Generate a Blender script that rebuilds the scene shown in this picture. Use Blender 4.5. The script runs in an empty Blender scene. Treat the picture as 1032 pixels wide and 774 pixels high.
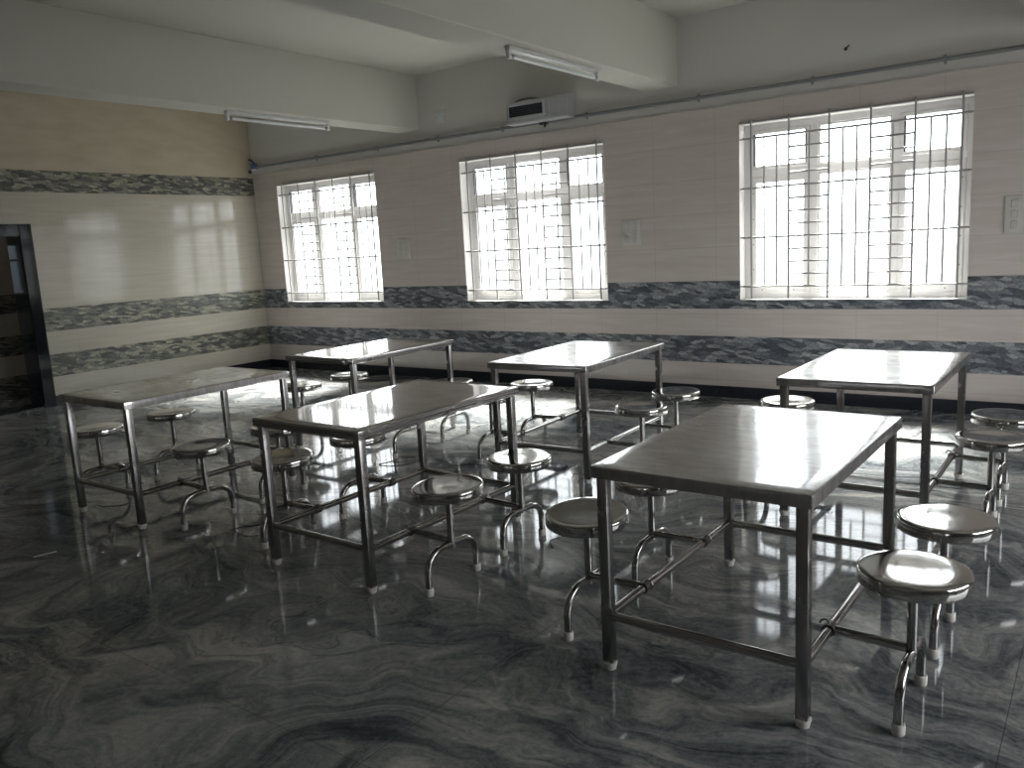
import bpy, bmesh, math, random
from mathutils import Vector, Matrix
random.seed(7)
SC = bpy.context.scene
COL = SC.collection
PI = math.pi

# ------------------------------------------------------------------ materials
def new_mat(name):
    m = bpy.data.materials.new(name); m.use_nodes = True
    nt = m.node_tree
    b = nt.nodes['Principled BSDF']
    return m, nt, b
def N(nt, t, **kw):
    n = nt.nodes.new(t)
    for k, v in kw.items(): setattr(n, k, v)
    return n
def val(nt, sock, v):
    if isinstance(v, bpy.types.NodeSocket): nt.links.new(v, sock)
    else: sock.default_value = v
def math_(nt, op, a, b=0.0, c=None):
    n = N(nt, 'ShaderNodeMath', operation=op)
    val(nt, n.inputs[0], a); val(nt, n.inputs[1], b)
    if c is not None: val(nt, n.inputs[2], c)
    return n.outputs[0]
def mix(nt, f, a, b):
    n = N(nt, 'ShaderNodeMix', data_type='RGBA')
    val(nt, n.inputs['Factor'], f)
    for s, v in ((n.inputs[6], a), (n.inputs[7], b)):
        if isinstance(v, tuple): s.default_value = (*v, 1) if len(v) == 3 else v
        else: nt.links.new(v, s)
    return n.outputs[2]
def coords(nt):
    return N(nt, 'ShaderNodeTexCoord').outputs['Object']
def sep(nt, v):
    n = N(nt, 'ShaderNodeSeparateXYZ'); nt.links.new(v, n.inputs[0]); return n.outputs
def comb(nt, x, y, z):
    n = N(nt, 'ShaderNodeCombineXYZ')
    for i, v in enumerate((x, y, z)): val(nt, n.inputs[i], v)
    return n.outputs[0]
def noise(nt, vec, scale, detail=4, rough=.55, dist=0):
    n = N(nt, 'ShaderNodeTexNoise'); nt.links.new(vec, n.inputs['Vector'])
    n.inputs['Scale'].default_value = scale; n.inputs['Detail'].default_value = detail
    n.inputs['Roughness'].default_value = rough; n.inputs['Distortion'].default_value = dist
    return n
def ramp(nt, f, stops, interp='LINEAR'):
    n = N(nt, 'ShaderNodeValToRGB'); nt.links.new(f, n.inputs[0])
    cr = n.color_ramp; cr.interpolation = interp
    while len(cr.elements) < len(stops): cr.elements.new(.5)
    for e, (p, c) in zip(cr.elements, stops):
        e.position = p; e.color = (*c, 1) if isinstance(c, tuple) else (c, c, c, 1)
    return n.outputs[0]
def bump(nt, b, h, strength, dist):
    n = N(nt, 'ShaderNodeBump'); n.inputs['Strength'].default_value = strength
    n.inputs['Distance'].default_value = dist
    nt.links.new(h, n.inputs['Height']); nt.links.new(n.outputs[0], b.inputs['Normal'])

def simple(name, col, rough=.5, metal=0, nz=.04, scale=30, spec=.5):
    m, nt, b = new_mat(name)
    v = noise(nt, coords(nt), scale)
    c1 = tuple(max(0, c * (1 - nz)) for c in col); c2 = tuple(min(1, c * (1 + nz)) for c in col)
    nt.links.new(mix(nt, v.outputs[0], c1, c2), b.inputs['Base Color'])
    b.inputs['Roughness'].default_value = rough; b.inputs['Metallic'].default_value = metal
    b.inputs['Specular IOR Level'].default_value = spec
    return m

def steel(name, col, r0, r1, wav, wscale, dist=.002):
    m, nt, b = new_mat(name)
    co = coords(nt)
    v = noise(nt, co, 9, 5, .6)
    rr = N(nt, 'ShaderNodeMapRange'); nt.links.new(v.outputs[0], rr.inputs[0])
    rr.inputs[1].default_value = .3; rr.inputs[2].default_value = .75
    rr.inputs[3].default_value = r0; rr.inputs[4].default_value = r1
    nt.links.new(rr.outputs[0], b.inputs['Roughness'])
    c = noise(nt, co, 5, 6, .65)
    nt.links.new(mix(nt, c.outputs[0], tuple(k * .86 for k in col), tuple(min(1, k * 1.08) for k in col)), b.inputs['Base Color'])
    b.inputs['Metallic'].default_value = 1
    if wav:
        h = noise(nt, co, wscale, 1.5, .4)
        bump(nt, b, h.outputs[0], wav, dist)
    return m

M = {}
M['leg'] = steel('steel_tube', (.40, .39, .385), .25, .285, 0, 1)
M['seat'] = steel('polished_steel_seat', (.58, .57, .55), .04, .11, .3, 7, .002)
M['tube'] = steel('polished_steel_tube', (.45, .44, .43), .08, .16, 0, 1)
M['rubber'] = simple('white_rubber', (.74, .72, .68), .6)
M['clamp'] = steel('dark_clamp', (.16, .155, .15), .3, .4, 0, 1)
M['paint'] = simple('wall_paint', (.60, .59, .565), .75, 0, .03, 2, .2)
M['ceil'] = simple('ceiling_paint', (.535, .525, .475), .8, 0, .03, 1.5, .2)
M['alu'] = simple('white_aluminium', (.66, .65, .65), .35)
M['grille'] = simple('grille_paint', (.30, .295, .29), .45)
M['granite'] = simple('black_granite', (.006, .007, .009), .07, 0, .5, 60, .22)
M['skirt'] = simple('dark_skirting', (.022, .024, .032), .12, 0, .4, 50)
M['pipe'] = simple('grey_pipe', (.19, .20, .205), .5)
M['white_plastic'] = simple('white_plastic', (.62, .62, .62), .35)
M['enamel'] = simple('white_enamel', (.62, .63, .61), .25)
M['tubeglass'] = simple('tube_glass', (.66, .68, .68), .12)
M['unit_grey'] = simple('unit_casing', (.44, .445, .46), .45)
M['dark'] = simple('dark_plastic', (.02, .022, .03), .4)
M['darkblue'] = simple('dark_slot', (.014, .016, .03), .5)
M['blue'] = simple('blue_plastic', (.10, .15, .32), .4)
M['plate'] = simple('switch_plate', (.62, .60, .57), .3)
M['rocker'] = simple('switch_rocker', (.55, .54, .51), .3)
M['paper'] = simple('white_paper', (.8, .8, .78), .7)
M['wire'] = simple('dark_wire', (.03, .03, .03), .5)
M['sill'] = simple('sill_marble', (.66, .65, .62), .25, 0, .15, 9)

def scuffed_top(name, lo, hi, r0, r1):
    m = steel(name, (.56, .55, .545), r0, r1, 0, 1)
    nt = m.node_tree; a = nt.nodes['Principled BSDF']
    b = N(nt, 'ShaderNodeBsdfPrincipled'); b.inputs['Metallic'].default_value = 1
    b.inputs['Base Color'].default_value = (.56, .55, .545, 1); b.inputs['Roughness'].default_value = .30
    co = coords(nt); oi = N(nt, 'ShaderNodeObjectInfo')
    sh = N(nt, 'ShaderNodeVectorMath', operation='ADD'); nt.links.new(co, sh.inputs[0])
    nt.links.new(comb(nt, math_(nt, 'MULTIPLY', oi.outputs['Random'], 40), 0, 0), sh.inputs[1])
    h = noise(nt, sh.outputs[0], 3.0, 1.5, .4)
    bump(nt, a, h.outputs[0], .2, .004)
    # faint rubbed streaks decide where the broad lobe shows
    mp = N(nt, 'ShaderNodeMapping'); nt.links.new(sh.outputs[0], mp.inputs[0]); mp.inputs['Scale'].default_value = (9, 34, 1); mp.inputs['Rotation'].default_value = (0, 0, .35)
    st = noise(nt, mp.outputs[0], 1, 6, .7)
    bl = noise(nt, sh.outputs[0], 4.5, 4, .6)
    f = math_(nt, 'ADD', math_(nt, 'MULTIPLY', st.outputs[0], .5), math_(nt, 'MULTIPLY', bl.outputs[0], .5))
    fr = ramp(nt, f, [(.36, lo), (.66, hi)])
    x = N(nt, 'ShaderNodeMixShader'); nt.links.new(fr, x.inputs[0])
    nt.links.new(a.outputs[0], x.inputs[1]); nt.links.new(b.outputs[0], x.inputs[2])
    nt.links.new(x.outputs[0], nt.nodes['Material Output'].inputs[0])
    return m
M['top'] = scuffed_top('scuffed_steel_top', .22, .68, .07, .15)
M['top_shiny'] = scuffed_top('smooth_steel_top', .06, .26, .035, .08)

def glass_mat():
    m = bpy.data.materials.new('window_glass'); m.use_nodes = True
    nt = m.node_tree; nt.nodes.clear()
    o = N(nt, 'ShaderNodeOutputMaterial'); t = N(nt, 'ShaderNodeBsdfTransparent'); g = N(nt, 'ShaderNodeBsdfGlossy')
    t.inputs[0].default_value = (.93, .95, .95, 1); g.inputs['Roughness'].default_value = .02
    x = N(nt, 'ShaderNodeMixShader'); x.inputs[0].default_value = .06
    nt.links.new(t.outputs[0], x.inputs[1]); nt.links.new(g.outputs[0], x.inputs[2]); nt.links.new(x.outputs[0], o.inputs[0])
    return m
M['glass'] = glass_mat()

def tile_mat(name, bands, warm_above=None, tint=(1, 1, 1), stone_tint=(1, 1, 1)):
    """glazed beige marble wall tile with bands of stacked-stone tile between given heights"""
    m, nt, b = new_mat(name)
    co = coords(nt); s = sep(nt, co)
    u = math_(nt, 'ADD', s[0], s[1]); z = s[2]
    # beige marble tile: soft horizontal grain
    g = noise(nt, comb(nt, math_(nt, 'MULTIPLY', u, .8), math_(nt, 'MULTIPLY', z, 9), 0), 2.2, 6, .6, .6)
    T = lambda c, k=tint: tuple(p * q for p, q in zip(c, k))
    base = ramp(nt, g.outputs[0], [(.3, T((.455, .420, .372))), (.55, T((.490, .457, .412))), (.75, T((.525, .495, .452)))])
    fz = math_(nt, 'FRACT', math_(nt, 'DIVIDE', math_(nt, 'SUBTRACT', z, 1.077), .305))
    fu = math_(nt, 'FRACT', math_(nt, 'DIVIDE', u, .61))
    joint = math_(nt, 'MAXIMUM', math_(nt, 'LESS_THAN', fz, .012), math_(nt, 'LESS_THAN', fu, .006))
    base = mix(nt, math_(nt, 'MULTIPLY', joint, .45), base, (.30, .28, .25))
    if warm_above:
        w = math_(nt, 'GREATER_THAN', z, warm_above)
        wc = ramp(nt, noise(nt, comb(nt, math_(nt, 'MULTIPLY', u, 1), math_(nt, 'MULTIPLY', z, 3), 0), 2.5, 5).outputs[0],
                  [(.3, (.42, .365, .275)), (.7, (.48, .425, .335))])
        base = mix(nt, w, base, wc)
    # stacked stone
    du = noise(nt, comb(nt, u, z, 0), 9, 2)
    uu = math_(nt, 'ADD', u, math_(nt, 'MULTIPLY', du.outputs[0], .035))
    zz = math_(nt, 'ADD', z, math_(nt, 'MULTIPLY', noise(nt, comb(nt, u, z, 4), 7, 2).outputs[0], .03))
    sv = comb(nt, math_(nt, 'ADD', math_(nt, 'MULTIPLY', uu, 12), math_(nt, 'MULTIPLY', zz, 13)), math_(nt, 'MULTIPLY', zz, 38), 0)
    vo = N(nt, 'ShaderNodeTexVoronoi', voronoi_dimensions='2D'); nt.links.new(sv, vo.inputs['Vector']); vo.inputs['Scale'].default_value = 1
    ve = N(nt, 'ShaderNodeTexVoronoi', voronoi_dimensions='2D', feature='DISTANCE_TO_EDGE'); nt.links.new(sv, ve.inputs['Vector']); ve.inputs['Scale'].default_value = 1
    rnd = sep(nt, vo.outputs['Color'])[0]
    fine = noise(nt, comb(nt, u, z, 8), 45, 4, .7)
    rn = math_(nt, 'ADD', math_(nt, 'MULTIPLY', rnd, .75), math_(nt, 'MULTIPLY', math_(nt, 'SUBTRACT', fine.outputs[0], .38), .9))
    stone = ramp(nt, rn, [(p_, T(c_, stone_tint)) for p_, c_ in ((.05, (.035, .04, .042)), (.35, (.085, .09, .088)), (.6, (.165, .167, .15)), (.85, (.29, .285, .24)), (1, (.46, .45, .38)))])
    edge = math_(nt, 'LESS_THAN', ve.outputs['Distance'], .045)
    stone = mix(nt, math_(nt, 'MULTIPLY', edge, .45), stone, (.03, .032, .034))
    mask = None
    for lo, hi in bands:
        k = math_(nt, 'MULTIPLY', math_(nt, 'GREATER_THAN', z, lo), math_(nt, 'LESS_THAN', z, hi))
        mask = k if mask is None else math_(nt, 'MAXIMUM', mask, k)
    nt.links.new(mix(nt, mask, base, stone), b.inputs['Base Color'])
    nt.links.new(math_(nt, 'ADD', .09, math_(nt, 'MULTIPLY', mask, .25)), b.inputs['Roughness'])
    b.inputs['Specular IOR Level'].default_value = .5
    h = noise(nt, comb(nt, u, z, 2), 3.0, 1)
    bump(nt, b, h.outputs[0], .12, .01)
    return m
B2 = (.321, .571); B1 = (.823, 1.077); BT = (2.334, 2.569)
M['tile'] = tile_mat('wall_tile', [B1, B2], tint=(1.24, 1.21, 1.26), stone_tint=(1.25, 1.3, 1.6))
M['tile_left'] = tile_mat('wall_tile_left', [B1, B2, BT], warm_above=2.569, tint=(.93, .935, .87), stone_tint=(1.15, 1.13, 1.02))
M['tile_passage'] = tile_mat('wall_tile_passage', [(.511, .745), (1.013, 1.233), (-.01, .266)])

def marble_floor():
    m, nt, b = new_mat('swirled_marble_floor')
    co = coords(nt)
    # domain warp in two octaves for the folded swirls
    w1 = noise(nt, co, .55, 3, .5)
    v1 = N(nt, 'ShaderNodeVectorMath', operation='MULTIPLY_ADD'); nt.links.new(w1.outputs['Color'], v1.inputs[0])
    v1.inputs[1].default_value = (2.6, 2.6, 0); nt.links.new(co, v1.inputs[2])
    w2 = noise(nt, v1.outputs[0], 1.5, 3, .55)
    v2 = N(nt, 'ShaderNodeVectorMath', operation='MULTIPLY_ADD'); nt.links.new(w2.outputs['Color'], v2.inputs[0])
    v2.inputs[1].default_value = (.75, .75, 0); nt.links.new(v1.outputs[0], v2.inputs[2])
    mp = N(nt, 'ShaderNodeMapping'); nt.links.new(v2.outputs[0], mp.inputs[0])
    mp.inputs['Rotation'].default_value = (0, 0, .45); mp.inputs['Scale'].default_value = (.8, 3.0, 1)
    n1 = noise(nt, mp.outputs[0], 1.9, 11, .66, .35)
    broad = noise(nt, v1.outputs[0], .8, 4, .5)
    f = math_(nt, 'ADD', math_(nt, 'MULTIPLY', n1.outputs[0], .72), math_(nt, 'MULTIPLY', broad.outputs[0], .28))
    grain = noise(nt, co, 38, 6, .75)
    streak = noise(nt, mp.outputs[0], 9, 8, .7)
    f = math_(nt, 'ADD', f, math_(nt, 'MULTIPLY', math_(nt, 'SUBTRACT', grain.outputs[0], .5), .30))
    mott = noise(nt, v2.outputs[0], 13, 5, .7)
    f = math_(nt, 'ADD', f, math_(nt, 'MULTIPLY', math_(nt, 'SUBTRACT', mott.outputs[0], .5), .16))
    f = math_(nt, 'ADD', f, math_(nt, 'MULTIPLY', math_(nt, 'SUBTRACT', streak.outputs[0], .5), .30))
    c = ramp(nt, f, [(.30, (.014, .019, .024)), (.40, (.078, .089, .098)), (.50, (.195, .204, .208)), (.58, (.31, .31, .30)), (.72, (.52, .51, .48))])
    # dark and pale veins along contour lines
    r = math_(nt, 'ABSOLUTE', math_(nt, 'SUBTRACT', math_(nt, 'FRACT', math_(nt, 'MULTIPLY', n1.outputs[0], 7.0)), .5))
    dv = ramp(nt, r, [(0, 1.0), (.10, 0.0)])
    gate = ramp(nt, noise(nt, co, .9, 3).outputs[0], [(.42, 0.0), (.62, 1.0)])
    c = mix(nt, math_(nt, 'MULTIPLY', dv, math_(nt, 'MULTIPLY', gate, .75)), c, (.022, .028, .034))
    lv = ramp(nt, math_(nt, 'ABSOLUTE', math_(nt, 'SUBTRACT', math_(nt, 'FRACT', math_(nt, 'MULTIPLY', n1.outputs[0], 11.0)), .5)), [(0, 1.0), (.12, 0.0)])
    gate2 = ramp(nt, noise(nt, co, 1.3, 3).outputs[0], [(.48, 0.0), (.66, 1.0)])
    c = mix(nt, math_(nt, 'MULTIPLY', lv, math_(nt, 'MULTIPLY', gate2, .45)), c, (.33, .325, .30))
    # hairline joints between the big slabs
    s = sep(nt, co)
    jx = math_(nt, 'LESS_THAN', math_(nt, 'FRACT', math_(nt, 'DIVIDE', math_(nt, 'ADD', s[0], 20.35), 1.55)), .0022)
    jy = math_(nt, 'LESS_THAN', math_(nt, 'FRACT', math_(nt, 'DIVIDE', math_(nt, 'ADD', s[1], 20.1), 2.4)), .0014)
    c = mix(nt, math_(nt, 'MULTIPLY', math_(nt, 'MAXIMUM', jx, jy), .6), c, (.03, .03, .03))
    nt.links.new(c, b.inputs['Base Color'])
    rr = N(nt, 'ShaderNodeMapRange'); nt.links.new(noise(nt, co, 1.1, 4).outputs[0], rr.inputs[0])
    rr.inputs[3].default_value = .035; rr.inputs[4].default_value = .085
    nt.links.new(rr.outputs[0], b.inputs['Roughness'])
    b.inputs['Specular IOR Level'].default_value = .29
    h = noise(nt, co, 2.2, 1.5, .4)
    bump(nt, b, h.outputs[0], .08, .006)
    return m
M['floor'] = marble_floor()

# ------------------------------------------------------------------ mesh helpers
def link(name, me, parent=None, mat=None):
    o = bpy.data.objects.new(name, me); COL.objects.link(o)
    if mat and me is not None: me.materials.append(mat)
    if parent: o.parent = parent
    return o
def finish(name, bm, mat, parent=None, smooth=False, mats=None, recalc=True):
    if recalc: bmesh.ops.recalc_face_normals(bm, faces=bm.faces)
    me = bpy.data.meshes.new(name); bm.to_mesh(me); bm.free()
    if smooth:
        me.polygons.foreach_set('use_smooth', [True] * len(me.polygons))
        if hasattr(me, 'set_sharp_from_angle'): me.set_sharp_from_angle(angle=math.radians(42))
    me.materials.append(mat)
    for k in (mats or []): me.materials.append(k)
    return link(name, me, parent)
def add_box(bm, x0, x1, y0, y1, z0, z1, bev=0, seg=2):
    r = bmesh.ops.create_cube(bm, size=1)
    vs = r['verts']
    for v in vs:
        v.co = Vector((x0 + (v.co.x + .5) * (x1 - x0), y0 + (v.co.y + .5) * (y1 - y0), z0 + (v.co.z + .5) * (z1 - z0)))
    if bev:
        es = list({e for v in vs for e in v.link_edges})
        bmesh.ops.bevel(bm, geom=es, offset=bev, segments=seg, affect='EDGES', profile=.5)
def box(name, mat, x0, x1, y0, y1, z0, z1, parent=None, bev=0, seg=2):
    bm = bmesh.new(); add_box(bm, x0, x1, y0, y1, z0, z1, bev, seg)
    return finish(name, bm, mat, parent, smooth=bev > 0)
def add_tube(bm, pts, r, n=14, caps=True, close=False):
    pts = [Vector(p) for p in pts]; rings = []
    t0 = (pts[1] - pts[0]).normalized()
    ref = Vector((0, 0, 1)) if abs(t0.z) < .9 else Vector((1, 0, 0))
    nrm = (ref - t0 * ref.dot(t0)).normalized()
    for i, p in enumerate(pts):
        a = pts[max(0, i - 1)]; c = pts[min(len(pts) - 1, i + 1)]
        t = (c - a).normalized()
        nrm = (nrm - t * nrm.dot(t)).normalized(); bn = t.cross(nrm)
        rings.append([bm.verts.new(p + (nrm * math.cos(2 * PI * k / n) + bn * math.sin(2 * PI * k / n)) * r) for k in range(n)])
    for a, b in zip(rings, rings[1:]):
        for k in range(n): bm.faces.new((a[k], a[(k + 1) % n], b[(k + 1) % n], b[k]))
    if caps:
        bm.faces.new(rings[0]); bm.faces.new(rings[-1][::-1])
def tube(name, mat, pts, r, parent=None, n=14):
    bm = bmesh.new(); add_tube(bm, pts, r, n); return finish(name, bm, mat, parent, smooth=True)
def add_lathe(bm, prof, n=48, cx=0, cy=0):
    rings = []
    for r, z in prof:
        if r < 1e-6: rings.append([bm.verts.new((cx, cy, z))])
        else: rings.append([bm.verts.new((cx + r * math.cos(2 * PI * k / n), cy + r * math.sin(2 * PI * k / n), z)) for k in range(n)])
    for a, b in zip(rings, rings[1:]):
        for k in range(n):
            k2 = (k + 1) % n
            if len(a) == 1 and len(b) == 1: continue
            if len(a) == 1: bm.faces.new((a[0], b[k], b[k2]))
            elif len(b) == 1: bm.faces.new((a[k], b[0], a[k2]))
            else: bm.faces.new((a[k], b[k], b[k2], a[k2]))
def lathe(name, mat, prof, parent=None, n=48, cx=0, cy=0):
    bm = bmesh.new(); add_lathe(bm, prof, n, cx, cy); return finish(name, bm, mat, parent, smooth=True)
def bez(a, b, c, d, n=10):
    a, b, c, d = map(Vector, (a, b, c, d)); out = []
    for i in range(n + 1):
        t = i / n; s = 1 - t
        out.append(a * s**3 + b * 3 * s * s * t + c * 3 * s * t * t + d * t**3)
    return out

def tag(o, label, cat, group=None):
    o['label'] = label; o['category'] = cat
    if group: o['group'] = group
    return o
def thing(name, label, cat, loc=(0, 0, 0), rz=0, group=None):
    o = bpy.data.objects.new(name, None); COL.objects.link(o)
    o.empty_display_size = .1
    o.location = loc; o.rotation_euler = (0, 0, rz)
    return tag(o, label, cat, group)
def structure(o): o['kind'] = 'structure'; return o
def copy_tree(o, parent=None):
    c = o.copy(); COL.objects.link(c)
    if parent: c.parent = parent
    for ch in list(o.children): copy_tree(ch, c)
    return c

# ------------------------------------------------------------------ room shell
XL, YW, ZC = -9.519, 7.2355, 3.421
XR, YN = 3.2, -5.2
WIN_X = [-8.125, -5.003, -1.838]; WHW = .9035; WZ0, WZ1 = .901, 2.424
WT = .24                                   # wall thickness
DY0, DY1, DZ = 3.13, 4.168, 1.872          # clear door opening
TILE_TOP = 2.609

def holed_slab(name, mat, axis, a0, a1, z0, z1, d0, d1, holes, parent=None):
    """slab standing in the plane `axis` ('x' runs along X, 'y' along Y), thickness d0..d1, with rectangular holes"""
    A = sorted({a0, a1, *[h[0] for h in holes], *[h[1] for h in holes]})
    Z = sorted({z0, z1, *[h[2] for h in holes], *[h[3] for h in holes]})
    A = [a for a in A if a0 <= a <= a1]; Z = [z for z in Z if z0 <= z <= z1]
    def solid(i, j):
        if i < 0 or j < 0 or i >= len(A) - 1 or j >= len(Z) - 1: return False
        ca, cz = (A[i] + A[i + 1]) / 2, (Z[j] + Z[j + 1]) / 2
        return not any(h[0] < ca < h[1] and h[2] < cz < h[3] for h in holes)
    bm = bmesh.new(); cache = {}
    def V(i, j, k):
        key = (i, j, k)
        if key not in cache:
            d = (d0, d1)[k]
            cache[key] = bm.verts.new((A[i], d, Z[j]) if axis == 'x' else (d, A[i], Z[j]))
        return cache[key]
    for i in range(len(A) - 1):
        for j in range(len(Z) - 1):
            if not solid(i, j): continue
            for k in (0, 1): bm.faces.new((V(i, j, k), V(i + 1, j, k), V(i + 1, j + 1, k), V(i, j + 1, k)))
            for di, dj, p, q in ((-1, 0, (i, j), (i, j + 1)), (1, 0, (i + 1, j), (i + 1, j + 1)), (0, -1, (i, j), (i + 1, j)), (0, 1, (i, j + 1), (i + 1, j + 1))):
                if not solid(i + di, j + dj):
                    bm.faces.new((V(*p, 0), V(*q, 0), V(*q, 1), V(*p, 1)))
    return finish(name, bm, mat, parent)

structure(box('floor', M['floor'], -10.9, XR + .3, YN - .3, YW + WT, -.12, 0))
structure(box('ceiling', M['ceil'], -10.9, XR + .3, YN - .3, YW + WT, ZC, ZC + .15))
wholes = [(c - WHW, c + WHW, WZ0, WZ1) for c in WIN_X]
wf = structure(holed_slab('wall_far', M['paint'], 'x', XL - .3, XR, 0, ZC, YW + .012, YW + WT, wholes))
structure(holed_slab('trim_1', M['tile'], 'x', XL + .014, XR, .107, TILE_TOP, YW, YW + .012, wholes))   # glazed tile facing
structure(holed_slab('wall_left', M['tile_left'], 'y', YN, YW + .012, 0, ZC, XL - .30, XL, [(DY0, DY1, -1, DZ)]))
OPEN_R = [(1.8, 5.8, .7, 2.45)]       # unseen opening, added to let fill daylight in
OPEN_N = []
structure(holed_slab('wall_right', M['tile'], 'y', YN - .25, YW + WT, 0, ZC, XR, XR + .25, OPEN_R))
structure(holed_slab('wall_near', M['tile'], 'x', XL - .3, XR, 0, ZC, YN - .25, YN, OPEN_N))
# skirting
structure(box('baseboard_far', M['skirt'], XL + .012, XR, YW - .014, YW + .012, 0, .107))
bm = bmesh.new()
add_box(bm, XL, XL + .012, DY1 + .125, YW - .014, 0, .107); add_box(bm, XL, XL + .012, YN, DY0 - .125, 0, .107)
structure(finish('baseboard_left', bm, M['skirt']))
structure(box('baseboard_right', M['skirt'], XR - .012, XR, YN, YW - .014, 0, .107))
structure(box('baseboard_near', M['skirt'], XL + .012, XR - .012, YN, YN + .012, 0, .107))
# beams
for k, c in enumerate((-6.634, -3.478, -.322)):
    structure(box('trim_%d' % (k + 2), M['ceil'], c - .1655, c + .1655, YN, YW + .012, 2.835, ZC, bev=.006, seg=1))

# passage behind the left wall, seen through the granite-framed doorway
structure(holed_slab('wall_passage', M['tile_passage'], 'y', .8, YW + .1, 0, ZC, -10.75, -10.6, [(3.69, 3.86, 1.22, 1.83)]))  # near end left open to bring added daylight into the passage
structure(box('wall_passage_far', M['paint'], -10.6, XL - .3, YW - .05, YW + .1, 0, ZC))

tg = M['glass'].copy(); tg.name = 'tinted_glass'; M['tinted'] = tg  # darker tint added to dim the daylight through the passage window
for n_ in tg.node_tree.nodes:
    if n_.type == 'BSDF_TRANSPARENT': n_.inputs[0].default_value = (.34, .37, .39, 1)
pw = bpy.data.objects.new('window_4', None); COL.objects.link(pw); structure(pw); pw.location = (-10.67, 3.775, 1.22)
bm = bmesh.new(); add_box(bm, -.03, .03, -.085, -.06, 0, .61, .003, 1); add_box(bm, -.03, .03, .06, .085, 0, .61, .003, 1)
for z_ in (0, .40, .585): add_box(bm, -.03, .03, -.062, .062, z_, z_ + .025, .003, 1)
finish('window_frame', bm, M['alu'], pw, smooth=True)
bm = bmesh.new(); add_box(bm, -.003, .003, -.065, .065, .02, .59); finish('glass_pane', bm, M['tinted'], pw)
d = bpy.data.objects.new('door_1', None); COL.objects.link(d); structure(d); d.location = (XL, (DY0 + DY1) / 2, 0)
def dbox(n, *a, bev=.003):
    o = box(n, M['granite'], *a, bev=bev, seg=1); o.parent = d; o.matrix_parent_inverse = Matrix.Translation(-Vector(d.location)); return o
FW = .125; X0, X1 = XL - .304, XL + .02
bm = bmesh.new()
add_box(bm, XL + .0005, X1, DY1 - .001, DY1 + FW, 0, DZ + FW, .003, 1)
add_box(bm, XL + .0005, X1, DY0 - FW, DY0 + .001, 0, DZ + FW, .003, 1)
add_box(bm, XL + .0005, X1, DY0, DY1, DZ, DZ + FW, .003, 1)
o = finish('architrave', bm, M['granite'], d, smooth=True); o.matrix_parent_inverse = Matrix.Translation(-Vector(d.location))
for n_, a in (('jamb', (X0, XL, DY1 - .004, DY1 + .0, 0, DZ)), ('jamb', (X0, XL, DY0, DY0 + .004, 0, DZ)), ('head_lining', (X0, XL, DY0 + .004, DY1 - .004, DZ - .004, DZ))):
    dbox(n_, *a, bev=0)
dbox('threshold', X0, X1, DY0 + .004, DY1 - .004, 0.0005, .022)

# ------------------------------------------------------------------ windows and grilles
def frame_bars(bm, x0, x1, z0, z1, w, y0, y1):
    """four mitred-looking bars round a rectangle"""
    add_box(bm, x0, x0 + w, y0, y1, z0, z1, .003, 1); add_box(bm, x1 - w, x1, y0, y1, z0, z1, .003, 1)
    add_box(bm, x0 + w - .002, x1 - w + .002, y0, y1, z0, z0 + w, .003, 1); add_box(bm, x0 + w - .002, x1 - w + .002, y0, y1, z1 - w, z1, .003, 1)
def make_window(i, cx):
    w = bpy.data.objects.new('window_%d' % i, None); COL.objects.link(w); structure(w)
    w.location = (cx, YW, WZ0)
    H = WZ1 - WZ0; y0, y1 = .135, .20
    bm = bmesh.new()
    frame_bars(bm, -WHW, WHW, 0, H, .055, y0, y1)
    tz = 2.005 - WZ0
    for mx in (-.302, .34): add_box(bm, mx - .033, mx + .033, y0, y1, .05, H - .05, .003, 1)
    add_box(bm, -WHW + .05, WHW - .05, y0 - .002, y1, tz - .034, tz + .034, .003, 1)
    finish('window_frame', bm, M['alu'], w, smooth=True)
    cells = [(-WHW + .055, -.335), (-.269, .307), (.373, WHW - .055)]
    for k, (a, b) in enumerate(cells):
        for lo, hi, top in ((.055, tz - .034, False), (tz + .034, H - .055, True)):
            sw = (.028 if top else .048) if k != 1 else .014
            yy = (y0 - .008, y0 + .035) if k != 1 else (y0 + .012, y0 + .045)
            bm = bmesh.new(); frame_bars(bm, a + .001, b - .001, lo + .001, hi - .001, sw, *yy)
            sash = finish('sash', bm, M['alu'], w, smooth=True)
            bm = bmesh.new(); add_box(bm, a + sw - .004, b - sw + .004, y0 + .022, y0 + .026, lo + sw - .004, hi - sw + .004)
            finish('glass_pane', bm, M['glass'], sash)
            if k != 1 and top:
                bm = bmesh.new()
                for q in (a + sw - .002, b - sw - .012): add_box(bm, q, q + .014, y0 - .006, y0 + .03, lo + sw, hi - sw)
                finish('gasket', bm, M['dark'], sash)  # dark strips put in for the shade lines beside the top panes
            if k != 1:      # small dark drain holes and screws on the opening sashes
                bm = bmesh.new(); yf = y0 - .009
                for f in (.2, .75): add_box(bm, a + (b - a) * f - .006, a + (b - a) * f + .006, yf, yf + .004, lo + sw * .45, lo + sw * .45 + .007)
                if not top:
                    for f in (.2, .42, .64, .86): 
                        xx = a + sw * .5 if k == 0 else b - sw * .5
                        add_box(bm, xx - .004, xx + .004, yf, yf + .004, lo + (hi - lo) * f, lo + (hi - lo) * f + .010)
                finish('screw', bm, M['dark'], sash)['kind'] = 'stuff'
    bm = bmesh.new(); add_box(bm, -WHW - .0, WHW + .0, .0, .135, -.0005, .006)
    finish('window_sill', bm, M['sill'], w)
    return w
for i, c in enumerate(WIN_X): make_window(i + 1, c)

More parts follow.
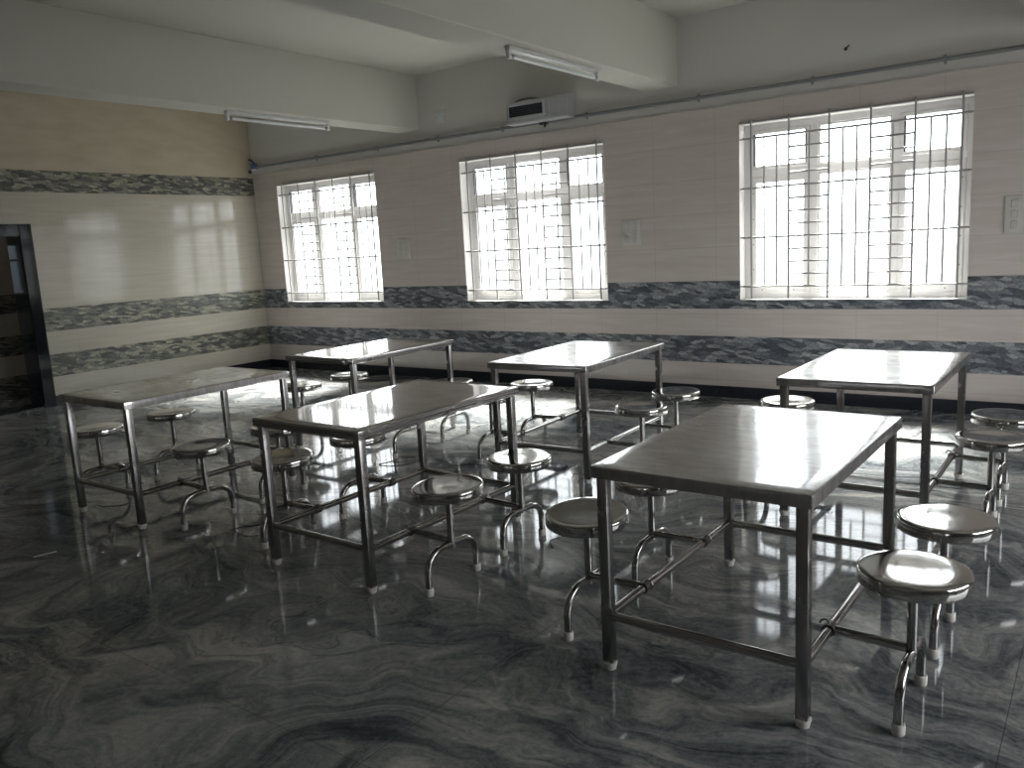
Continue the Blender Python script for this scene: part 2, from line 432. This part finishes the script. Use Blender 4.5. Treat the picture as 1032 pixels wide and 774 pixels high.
GV = [-.792, -.467, -.138, .184, .507, .833]; GZ = [2.30, 1.878, 1.452, 1.022]
def make_grille():
    g = thing('window_grille', 'x', 'window grille', (0, YW, 0), 0, 'steel bar grilles over the windows')
    yb = -.004
    def bar(n, p, q, r, nn=8): return tube(n, M['grille'], [p, q], r, g, nn)
    for z in GZ: bar('rail', (-.868, yb, z), (.893, yb, z), .0092)
    for x in GV: bar('upright', (x, yb - .009, .912), (x, yb - .009, 2.46), .0088)
    thin = [GV[0] + (GV[1] - GV[0]) * f for f in (1/3, 2/3)] + [(GV[1] + GV[2]) / 2] + [GV[2] + (GV[3] - GV[2]) * f for f in (1/3, 2/3)] + [(GV[3] + GV[4]) / 2] + [GV[4] + (GV[5] - GV[4]) * f for f in (1/3, 2/3)]
    for x in thin: bar('bar', (x, yb + .006, GZ[3]), (x, yb + .006, GZ[0]), .0076)
    for a, b in ((1, 2), (3, 4)):
        for t in range(3):
            for q in (1, 2, 3):
                z = GZ[t + 1] + (GZ[t] - GZ[t + 1]) * q / 4
                bar('rung', (GV[a], yb, z), (GV[b], yb, z), .0082)
    bar('top_rail', (-.90, yb - .006, 2.432), (.90, yb - .006, 2.432), .008)
    for x in (-.868, .893):
        for z in GZ: bar('lug', (x, yb, z), (x + (.04 if x > 0 else -.04), .03, z), .006)
    return g
G0 = make_grille()
GL = ['steel bar grille over the small-looking leftmost window near the room corner', 'steel bar grille over the middle window, under the wall unit',
      'steel bar grille over the large-looking rightmost window']
for i, c in enumerate(WIN_X[:3]):
    g = G0 if i == 0 else copy_tree(G0)
    g.location = (c, YW, 0); g['label'] = GL[i]

# ------------------------------------------------------------------ tables
TW, TL, TH = .7437, 1.157, .75
def make_table():
    t = thing('dining_table', 'x', 'table')
    # folded sheet top: rounded edge and a hollow underside
    bm = bmesh.new()
    hw, hl, sk = TW / 2, TL / 2, .045
    r = bmesh.ops.create_cube(bm, size=1)
    for v in r['verts']: v.co = Vector((v.co.x * TW, v.co.y * TL, TH - sk / 2 + v.co.z * sk))
    bot = [f for f in bm.faces if f.normal.z < -.9]
    bmesh.ops.inset_region(bm, faces=bot, thickness=.012)
    bmesh.ops.translate(bm, verts=list({v for f in bot for v in f.verts}), vec=(0, 0, sk - .006))
    es = [e for e in bm.edges if all(abs(abs(v.co.x) - hw) < 1e-5 and abs(abs(v.co.y) - hl) < 1e-5 for v in e.verts) or all(v.co.z > TH - 1e-5 for v in e.verts)]
    bmesh.ops.bevel(bm, geom=es, offset=.0045, segments=3, affect='EDGES', profile=.5)
    for k in range(1, 12):
        g = bm.verts[:] + bm.edges[:] + bm.faces[:]
        bmesh.ops.bisect_plane(bm, geom=g, plane_co=(-hw + TW * k / 12, 0, 0), plane_no=(1, 0, 0))
    for k in range(1, 18):
        g = bm.verts[:] + bm.edges[:] + bm.faces[:]
        bmesh.ops.bisect_plane(bm, geom=g, plane_co=(0, -hl + TL * k / 18, 0), plane_no=(0, 1, 0))
    for v in bm.verts:                                  # the thin sheet sags a few millimetres between its edges
        if v.co.z > TH - .007 and abs(v.co.x) < hw - .006 and abs(v.co.y) < hl - .006:
            v.co.z -= .0045 * (1 - (v.co.x / hw) ** 2) * (1 - (v.co.y / hl) ** 2)
    finish('table_top', bm, M['top'], t, smooth=True)
    lw = .019; ix, iy = hw - .034, hl - .034
    for sx, sy in ((-1, -1), (1, -1), (1, 1), (-1, 1)):
        cx, cy = sx * ix, sy * iy
        bm = bmesh.new(); add_box(bm, cx - lw, cx + lw, cy - lw, cy + lw, .030, TH - .0125, .003, 2)
        lg = finish('leg', bm, M['leg'], t, smooth=True)
        lathe('rubber_foot', M['rubber'], [(0, 0), (.015, 0), (.0205, .004), (.023, .018), (.0262, .026), (.0262, .0305), (.0, .0305)], lg, 20, cx, cy)
    for sx in (-1, 1):
        tube('side_rail', M['tube'], [(sx * ix, -iy + lw - .001, .205), (sx * ix, iy - lw + .001, .205)], .0165, t)
    for sy in (-1, 1):
        tube('end_rail', M['tube'], [(-ix + lw - .001, sy * iy, .205), (ix - lw + .001, sy * iy, .205)], .0165, t)
    return t
def make_stool():
    """built for the right-hand (+x) side: origin under the post, rail lies at x = -(0.585-0.338)"""
    s = thing('stool', 'x', 'stool')
    sz = .465
    prof = [(0, sz - .0022), (.03, sz - .002), (.07, sz - .0012), (.11, sz - .0004), (.14, sz), (.153, sz - .0003), (.158, sz - .0014), (.1615, sz - .0042), (.1635, sz - .009),
            (.1638, sz - .040), (.162, sz - .0445), (.158, sz - .046), (.155, sz - .042), (.152, sz - .018), (0, sz - .018)]
    lathe('seat', M['seat'], prof, s, 64)
    p = tube('post', M['tube'], [(0, 0, .172), (0, 0, sz - .019)], .0158, s, 18)
    lathe('seat_mount', M['tube'], [(0, sz - .046), (.030, sz - .046), (.045, sz - .030), (.045, sz - .019), (0, sz - .019)], s, 24)
    top, h, r = .186, .165, .095
    pts = [(0, -h, .012), (0, -h, top - r - .02)] + bez((0, -h, top - r), (0, -h, top - r * .40), (0, -h + r * .42, top), (0, -h + r, top), 9)
    pts += bez((0, h - r, top), (0, h - r * .42, top), (0, h, top - r * .40), (0, h, top - r), 9) + [(0, h, top - r - .02), (0, h, .012)]
    a = tube('arch_leg', M['tube'], pts, .0152, s, 16)
    for y in (-h, h):
        lathe('rubber_foot', M['rubber'], [(0, 0), (.0175, 0), (.0195, .003), (.0205, .030), (.019, .034), (.0145, .034)], a, 20, 0, y)
    xr = -.247
    tube('arm', M['tube'], [(xr + .0195, 0, .205), (-.012, 0, .200)], .0148, s, 14)
    # saddle clamp round the table's side rail
    bm = bmesh.new()
    n, R = 20, .0175
    for k, (ri, ro) in enumerate(((.0176, .0212),)):
        rings = []
        for q in range(n):
            a_ = 2 * PI * q / n; ca, sa = math.cos(a_), math.sin(a_)
            rings.append([bm.verts.new((xr + rr * ca, yy, .205 + rr * sa)) for rr, yy in ((ri, -.02), (ro, -.02), (ro, .02), (ri, .02))])
        for q in range(n):
            A, B = rings[q], rings[(q + 1) % n]
            for e in range(4): bm.faces.new((A[e], A[(e + 1) % 4], B[(e + 1) % 4], B[e]))
    add_tube(bm, [(xr - .002, 0, .2265), (xr - .012, 0, .235), (xr - .026, 0, .231), (xr - .032, 0, .219)], .0035, 8)
    finish('clamp', bm, M['clamp'], s, smooth=True)
    return s
TABLES = [  # x, y, angle, label
    (-1.0358, 2.9043, -.011, 'steel dining table nearest the camera, front right, scuffed top half in window glare'),
    (-4.8115, 4.6523, .010, 'steel dining table in the window row at left, nearest the room corner'),
    (-2.9487, 2.9585, -.016, 'steel dining table front and middle, top reflecting a curved barred window'),
    (-2.9697, 4.8210, .030, 'steel dining table in the middle of the window row'),
    (-4.8060, 2.9330, .002, 'dull brownish steel dining table front left, nearest the black doorway'),
    (-1.0334, 4.7839, -.001, 'steel dining table at right of window row with blinding white top'),
]
TNAME = ['nearest front right table', 'window-row left table', 'front middle table', 'window-row middle table', 'front left table by the doorway', 'window-row right table']
SL = {
 (0, -1, -1): 'round steel stool with dull olive reflection, left of the nearest table, nearer end',
 (0, -1, 1): 'round steel stool half hidden under left edge of the nearest table, far end',
 (0, 1, -1): 'round steel stool with bright white glare patch, closest to the camera at right',
 (0, 1, 1): 'round steel stool behind the closest one, right of the nearest table, far end',
 (1, -1, -1): 'round steel stool left of window-row left table, behind far corner of front left table',
 (1, -1, 1): 'round steel stool with white seat under the window-row left table, far left end',
 (1, 1, -1): 'round steel stool hidden behind front middle table top, only its legs showing',
 (1, 1, 1): 'round steel stool right of the window-row left table, far end before the dark skirting',
 (2, -1, -1): 'round steel stool behind the left near leg of the front middle table',
 (2, -1, 1): 'round steel stool mostly under front middle table top, legs amid floor window reflections',
 (2, 1, -1): 'round steel stool with black crescent reflection, right of front middle table, nearer end',
 (2, 1, 1): 'round steel stool crossed by right far leg of the front middle table',
 (3, -1, -1): 'round steel stool left of window-row middle table, near end, seat behind another table',
 (3, -1, 1): 'round steel stool left of window-row middle table, far end, whole seat in view',
 (3, 1, -1): 'round steel stool right of window-row middle table, nearer end, above nearest table corner',
 (3, 1, 1): 'round steel stool right of window-row middle table, far end against dark skirting',
 (4, -1, -1): 'round steel stool behind the leftmost table leg, loose wire at its foot',
 (4, -1, 1): 'round dull brown steel stool at far left side of the front left table',
 (4, 1, -1): 'round steel stool right of front left table, nearer end, wide arched legs in view',
 (4, 1, 1): 'round steel stool right of front left table, far end, behind front middle table corner',
 (5, -1, -1): 'round steel stool left of window-row right table, near end, hidden behind nearest table top',
 (5, -1, 1): 'round steel stool with white glowing seat left of window-row right table',
 (5, 1, -1): 'round steel stool right of window-row right table, nearer of two overlapping seats at edge',
 (5, 1, 1): 'round steel stool right of window-row right table, farther of two overlapping seats at edge',
}
TILT = {(0, -1, -1): (.05, .02), (0, 1, -1): (.0, .0), (0, 1, 1): (0, 0), (2, 1, -1): (.03, -.03), (2, -1, -1): (.04, 0), (4, 1, -1): (.03, .0)}
T0 = make_table(); S0 = make_stool()
flat = None
first = True
for i, (x, y, a, lab) in enumerate(TABLES):
    t = T0 if i == 0 else copy_tree(T0)
    t.location = (x, y, 0); t.rotation_euler = (0, 0, a); t['label'] = lab; t['group'] = 'steel canteen tables'
    if i in (1, 2):                                     # these two sheets sag less and are less scuffed
        tt = next(ch for ch in t.children if ch.name.startswith('table_top'))
        if flat is None:
            flat = tt.data.copy(); hw, hl = TW / 2, TL / 2
            for v in flat.vertices:
                if v.co.z > TH - .0135 and abs(v.co.x) < hw - .006 and abs(v.co.y) < hl - .006:
                    v.co.z += .0040 * (1 - (v.co.x / hw) ** 2) * (1 - (v.co.y / hl) ** 2)
            flat.materials.clear(); flat.materials.append(M['top_shiny'])
        tt.data = flat
    R = Matrix.Rotation(a, 4, 'Z')
    for sx in (-1, 1):
        for sy in (-1, 1):
            s = S0 if first else copy_tree(S0); first = False
            p = R @ Vector((sx * .585, sy * .27, 0))
            s.location = (x + p.x, y + p.y, 0); s.rotation_euler = (0, 0, a + (0 if sx > 0 else PI))
            tx, ty = TILT.get((i, sx, sy), (random.uniform(-.014, .014), random.uniform(-.014, .014)))
            R3 = Matrix.Rotation(-s.rotation_euler.z, 4, 'Z') @ Matrix.Rotation(tx, 4, 'X') @ Matrix.Rotation(ty, 4, 'Y') @ Matrix.Rotation(s.rotation_euler.z, 4, 'Z')
            for ch in s.children:                       # each seat sits a little crooked on its post
                if ch.name.split('.')[0] == 'seat':
                    ch.matrix_basis = Matrix.Translation((0, 0, .445)) @ R3 @ Matrix.Translation((0, 0, -.445))
            s['label'] = SL[(i, sx, sy)]; s['group'] = 'round stools clamped to the tables'

# ------------------------------------------------------------------ fittings on beams and walls
def make_light(loc, lab):
    t = thing('ceiling_light', lab, 'light fixture', loc, 0, 'tube lights under the beams')
    L = 1.22
    box('batten', M['enamel'], -.022, .022, 0, L, -.028, 0, t, .003)
    for y in (0.0, L - .03):
        bm = bmesh.new(); add_box(bm, -.014, .014, y, y + .03, -.085, -.026, .004, 2)
        finish('lamp_holder', bm, M['white_plastic'], t, smooth=True)
    tube('glass_tube', M['tubeglass'], [(0, .028, -.066), (0, L - .028, -.066)], .0145, t, 18)
    for y in (.03, L - .06): tube('end_cap', M['pipe'], [(0, y, -.066), (0, y + .03, -.066)], .0152, t, 18)
    return t
make_light((-6.60, 4.80, 2.834), 'unlit white tube light under the left beam')
make_light((-3.43, 4.79, 2.834), 'unlit white tube light under the right beam, nearer to the camera')

PY, PZ = YW + .012 - .030, 2.703
pt = thing('wall_pipe', 'thin grey pipe running along the window wall above the windows', 'pipe', (0, 0, 0))
tube('pipe', M['pipe'], [(XL + .10, PY, PZ), (XR - .05, PY, PZ)], .016, pt, 14)
for x in (-8.2, -7.127, -6.186, -5.293, -4.269, -3.11, -2.116, -1.139, -.15, .9, 1.9):
    bm = bmesh.new(); add_box(bm, x - .012, x + .012, PY - .019, YW + .0119, PZ - .019, PZ + .019, .004, 2); add_box(bm, x - .008, x + .008, PY + .012, YW + .0119, PZ - .034, PZ + .034, .003, 1)
    finish('pipe_clip', bm, M['pipe'], pt, smooth=True)
c = thing('pipe_valve', 'small dark valve with lever on the pipe under the white wall unit', 'valve', (-4.76, PY, PZ))
tube('body', M['dark'], [(-.045, 0, 0), (.045, 0, 0)], .026, c, 16)
tube('stem', M['dark'], [(0, 0, .02), (0, -.004, .062)], .012, c, 12)
bm = bmesh.new(); add_box(bm, -.035, .085, -.014, .006, .058, .070, .003, 2); finish('lever', bm, M['dark'], c, smooth=True)
tube('drain_nipple', M['dark'], [(.01, 0, -.02), (.012, -.006, -.05)], .012, c, 12)

f = thing('wall_fitting', 'small blue and white fitting with black tip at the corner end of the pipe', 'wall fitting', (XL + .10, PY - .005, PZ + .01))
lathe('cap', M['blue'], [(0, .045), (.03, .042), (.042, .025), (.045, -.02), (.036, -.035), (0, -.035)], f, 24)
tube('bracket', M['dark'], bez((.01, 0, .03), (-.02, -.02, .085), (-.05, -.02, .10), (-.088, -.015, .095), 8), .011, f, 10)
tube('neck', M['white_plastic'], [(.0, -.0, -.03), (.0, -.02, -.07)], .034, f, 18)
tube('lens_tip', M['dark'], [(-.035, -.035, -.055), (-.045, -.06, -.085)], .022, f, 16)

u = thing('wall_unit', 'white rectangular wall unit with dark slotted front above the middle window', 'wall unit', (-4.762, YW + .012, 2.70))
HW = .37
bm = bmesh.new(); add_box(bm, -HW, HW, -.16, 0, .0, .215, .012, 3); finish('casing', bm, M['unit_grey'], u, smooth=True)
bm = bmesh.new(); add_box(bm, -.325, .085, -.170, -.155, .07, .172, .002, 1)
sl = finish('front_panel', bm, M['darkblue'], u, smooth=True)
bm = bmesh.new()
for z in (.09, .11, .13, .15): add_box(bm, -.318, .078, -.174, -.166, z, z + .006, .002, 1)
finish('louvre_slats', bm, M['dark'], sl, smooth=True)
bm = bmesh.new(); frame_bars(bm, -.345, .105, .048, .194, .022, -.176, -.15); finish('panel_frame', bm, M['unit_grey'], u, smooth=True)
bm = bmesh.new(); add_box(bm, .13, .16, -.168, -.155, .03, .19, .004, 2); finish('trim_rib', bm, M['unit_grey'], u, smooth=True)
bm = bmesh.new()
for q in range(6): add_box(bm, .195 + q * .026, .204 + q * .026, -.165, -.155, .035, .185, .002, 1)
finish('vent_ribs', bm, M['unit_grey'], u, smooth=True)
bm = bmesh.new(); add_tube(bm, bez((-.30, -.10, .213), (-.26, -.10, .255), (-.05, -.10, .25), (.0, -.10, .213), 10), .012, 10); finish('handle', bm, M['pipe'], u, smooth=True)
tube('nozzle', M['dark'], [(.03, -.06, .002), (.03, -.05, -.02)], .014, u, 12)

def switch_board(x, z, w, h, lab, nx=2, ny=3):
    s = thing('switch_board', lab, 'switch board', (x, YW, z), 0, 'switch boards between the windows')
    bm = bmesh.new(); add_box(bm, -w / 2, w / 2, -.014, 0, -h / 2, h / 2, .005, 2); finish('plate', bm, M['plate'], s, smooth=True)
    for a in range(nx):
        for b in range(ny):
            cx, cz = (a + .5) / nx * (w - .04) - (w - .04) / 2, (b + .5) / ny * (h - .04) - (h - .04) / 2
            bm = bmesh.new(); add_box(bm, cx - .022, cx + .022, -.020, -.013, cz - .028, cz + .028, .003, 1); finish('rocker', bm, M['rocker'], s, smooth=True)
switch_board(-6.825, 1.52, .20, .24, 'pale switch board on the wall right of the leftmost window')
switch_board(-3.815, 1.555, .20, .24, 'pale switch board on the wall right of the middle window')
switch_board(-.60, 1.53, .21, .27, 'pale switch board at the right edge beyond the rightmost window')
s = thing('outlet_cover', 'blank square white cover plate high on the wall beside the left beam', 'cover plate', (-6.14, YW + .012, 2.93))  # plain blank plate, no outlet modelled
bm = bmesh.new(); add_box(bm, -.065, .065, -.012, 0, -.065, .065, .005, 2); finish('plate', bm, M['white_plastic'], s, smooth=True)
for x in (-.04, .04): tube('screw', M['pipe'], [(x, -.010, 0), (x, -.0135, 0)], .005, s, 10)
hk = thing('wall_hook', 'tiny dark hook on the painted wall above the rightmost window', 'hook', (-1.861, YW + .012, 2.905))
tube('peg', M['dark'], bez((0, 0, 0), (0, -.03, 0), (.02, -.04, 0), (.035, -.035, .018), 6), .006, hk, 8)
tube('rose', M['dark'], [(0, 0, 0), (0, -.006, 0)], .014, hk, 12)

# ------------------------------------------------------------------ loose things on the floor
tag(box('paper_strip', M['paper'], -.006, .006, -.055, .055, .0003, .0018), 'thin white paper strip on the dark floor at lower left', 'paper').location = (-4.565, 1.89, 0)  # narrow white strip lying flat on the floor
bpy.data.objects['paper_strip'].rotation_euler = (0, 0, -.25)
def scrap(loc, lab):
    bm = bmesh.new(); bmesh.ops.create_icosphere(bm, subdivisions=2, radius=.008)
    for v in bm.verts: v.co = Vector((v.co.x * random.uniform(.8, 1.3), v.co.y * random.uniform(.7, 1.2), v.co.z * .45 + .0036))
    tag(finish('paper_scrap', bm, M['paper']), lab, 'scrap').location = loc
scrap((-4.011, 2.5, 0), 'tiny white scrap on the floor just beyond a stool foot near the front left table')
scrap((-4.29, 2.06, 0), 'tiny white scrap on the floor in front of the front left table')
def wire(loc, pts, lab):
    P = [Vector(p) for p in pts]; out = []
    for k in range(len(P) - 1):
        p0 = P[max(0, k - 1)]; p1 = P[k]; p2 = P[k + 1]; p3 = P[min(len(P) - 1, k + 2)]
        for q in range(8):
            t = q / 8
            out.append(.5 * ((2 * p1) + (-p0 + p2) * t + (2 * p0 - 5 * p1 + 4 * p2 - p3) * t * t + (-p0 + 3 * p1 - 3 * p2 + p3) * t ** 3))
    out.append(P[-1])
    o = tube('tie_wire', M['wire'], out, .0022, None, 6); o.location = loc
    tag(o, lab, 'wire', 'loose tie wires')
Z = .0022
wire((-5.30, 2.72, 0), [(0, .06, Z), (.10, -.02, Z), (.22, -.05, Z), (.26, -.14, Z), (.14, -.22, Z), (.02, -.16, Z)], 'thin dark tie wire on the floor by the leftmost stool')
wire((-3.80, 2.62, 0), [(-.26, .26, Z), (-.10, .32, Z), (-.06, .18, Z), (-.16, .04, Z), (-.02, -.02, Z), (.06, .02, Z)], 'thin dark tie wire on the floor left of the front middle table')
wire((-4.10, 4.05, 0), [(-.12, .2, Z), (.0, .25, Z), (.1, .14, Z), (.02, .0, Z), (-.1, -.02, Z), (-.08, .1, Z)], 'thin dark tie wire looped on floor behind the front middle table')
wire((-2.30, 3.45, 0), [(-.02, .10, Z), (.06, .0, Z), (.03, -.12, Z), (.10, -.2, Z)], 'thin dark tie wire beside the stool right of the front middle table')

# ------------------------------------------------------------------ daylight
w = bpy.data.worlds.new('sky'); SC.world = w; w.use_nodes = True
nt = w.node_tree; bg = nt.nodes['Background']
z = sep(nt, N(nt, 'ShaderNodeTexCoord').outputs['Generated'])[2]
sky = ramp(nt, math_(nt, 'MULTIPLY_ADD', z, .5, .5), [(.0, (.30, .295, .29)), (.47, (.40, .40, .40)), (.53, (.95, .97, 1.0)), (1, (1.0, 1.02, 1.06))])
nt.links.new(sky, bg.inputs[0]); bg.inputs[1].default_value = 6.6
sun = bpy.data.lights.new('hazy_sun', 'SUN'); sun.energy = 100.0; sun.angle = math.radians(20); sun.color = (1, .955, .90)
so = bpy.data.objects.new('hazy_sun', sun); COL.objects.link(so)
dvec = Vector((.10, -1.0, -1.12))
so.rotation_euler = dvec.to_track_quat('-Z', 'Y').to_euler(); so.location = (-3, 14, 9)
for i, c in enumerate(WIN_X):
    l = bpy.data.lights.new('window_portal', 'AREA'); l.shape = 'RECTANGLE'; l.size = WHW * 2; l.size_y = WZ1 - WZ0; l.cycles.is_portal = True
    o = bpy.data.objects.new('window_portal', l); COL.objects.link(o); o.location = (c, YW + .225, (WZ0 + WZ1) / 2); o.rotation_euler = (-PI / 2, 0, 0)
for ax, (a0, a1, z0, z1) in [('r', k) for k in OPEN_R] + [('n', k) for k in OPEN_N]:
    l = bpy.data.lights.new('veranda_portal', 'AREA'); l.shape = 'RECTANGLE'; l.size = a1 - a0; l.size_y = z1 - z0; l.cycles.is_portal = True  # portal for the added fill opening
    o = bpy.data.objects.new('veranda_portal', l); COL.objects.link(o)
    if ax == 'r': o.location = (XR + .24, (a0 + a1) / 2, (z0 + z1) / 2); o.rotation_euler = (PI / 2, 0, PI / 2)
    else: o.location = ((a0 + a1) / 2, YN - .24, (z0 + z1) / 2); o.rotation_euler = (PI / 2, 0, 0)

# ------------------------------------------------------------------ camera (solved from the photograph's vanishing lines and table corners)
cam = bpy.data.cameras.new('camera'); co = bpy.data.objects.new('camera', cam); COL.objects.link(co)
cam.sensor_width = 36; cam.lens = 831.6 / 1032 * 36; cam.clip_start = .05
yw, p_, rl = map(math.radians, (-36.468, -9.5672, -3.0669))
fw = Vector((math.sin(yw) * math.cos(p_), math.cos(yw) * math.cos(p_), math.sin(p_)))
r0 = Vector((math.cos(yw), -math.sin(yw), 0)); u0 = r0.cross(fw)
Rv = r0 * math.cos(rl) + u0 * math.sin(rl); Uv = -r0 * math.sin(rl) + u0 * math.cos(rl)
m = Matrix((Rv, Uv, -fw)).transposed().to_4x4(); m.translation = (0, 0, 1.5024)
co.matrix_world = m
SC.camera = co

vs = SC.view_settings
vs.view_transform = 'Standard'; vs.look = 'None'; vs.gamma = 1; vs.use_curve_mapping = False
vs.exposure = 0.18
cy = SC.cycles
cy.use_denoising = True
cy.max_bounces = 10; cy.diffuse_bounces = 6; cy.glossy_bounces = 6; cy.transparent_max_bounces = 12
cy.sample_clamp_indirect = 6; cy.caustics_reflective = True; cy.caustics_refractive = False
cy.blur_glossy = .5
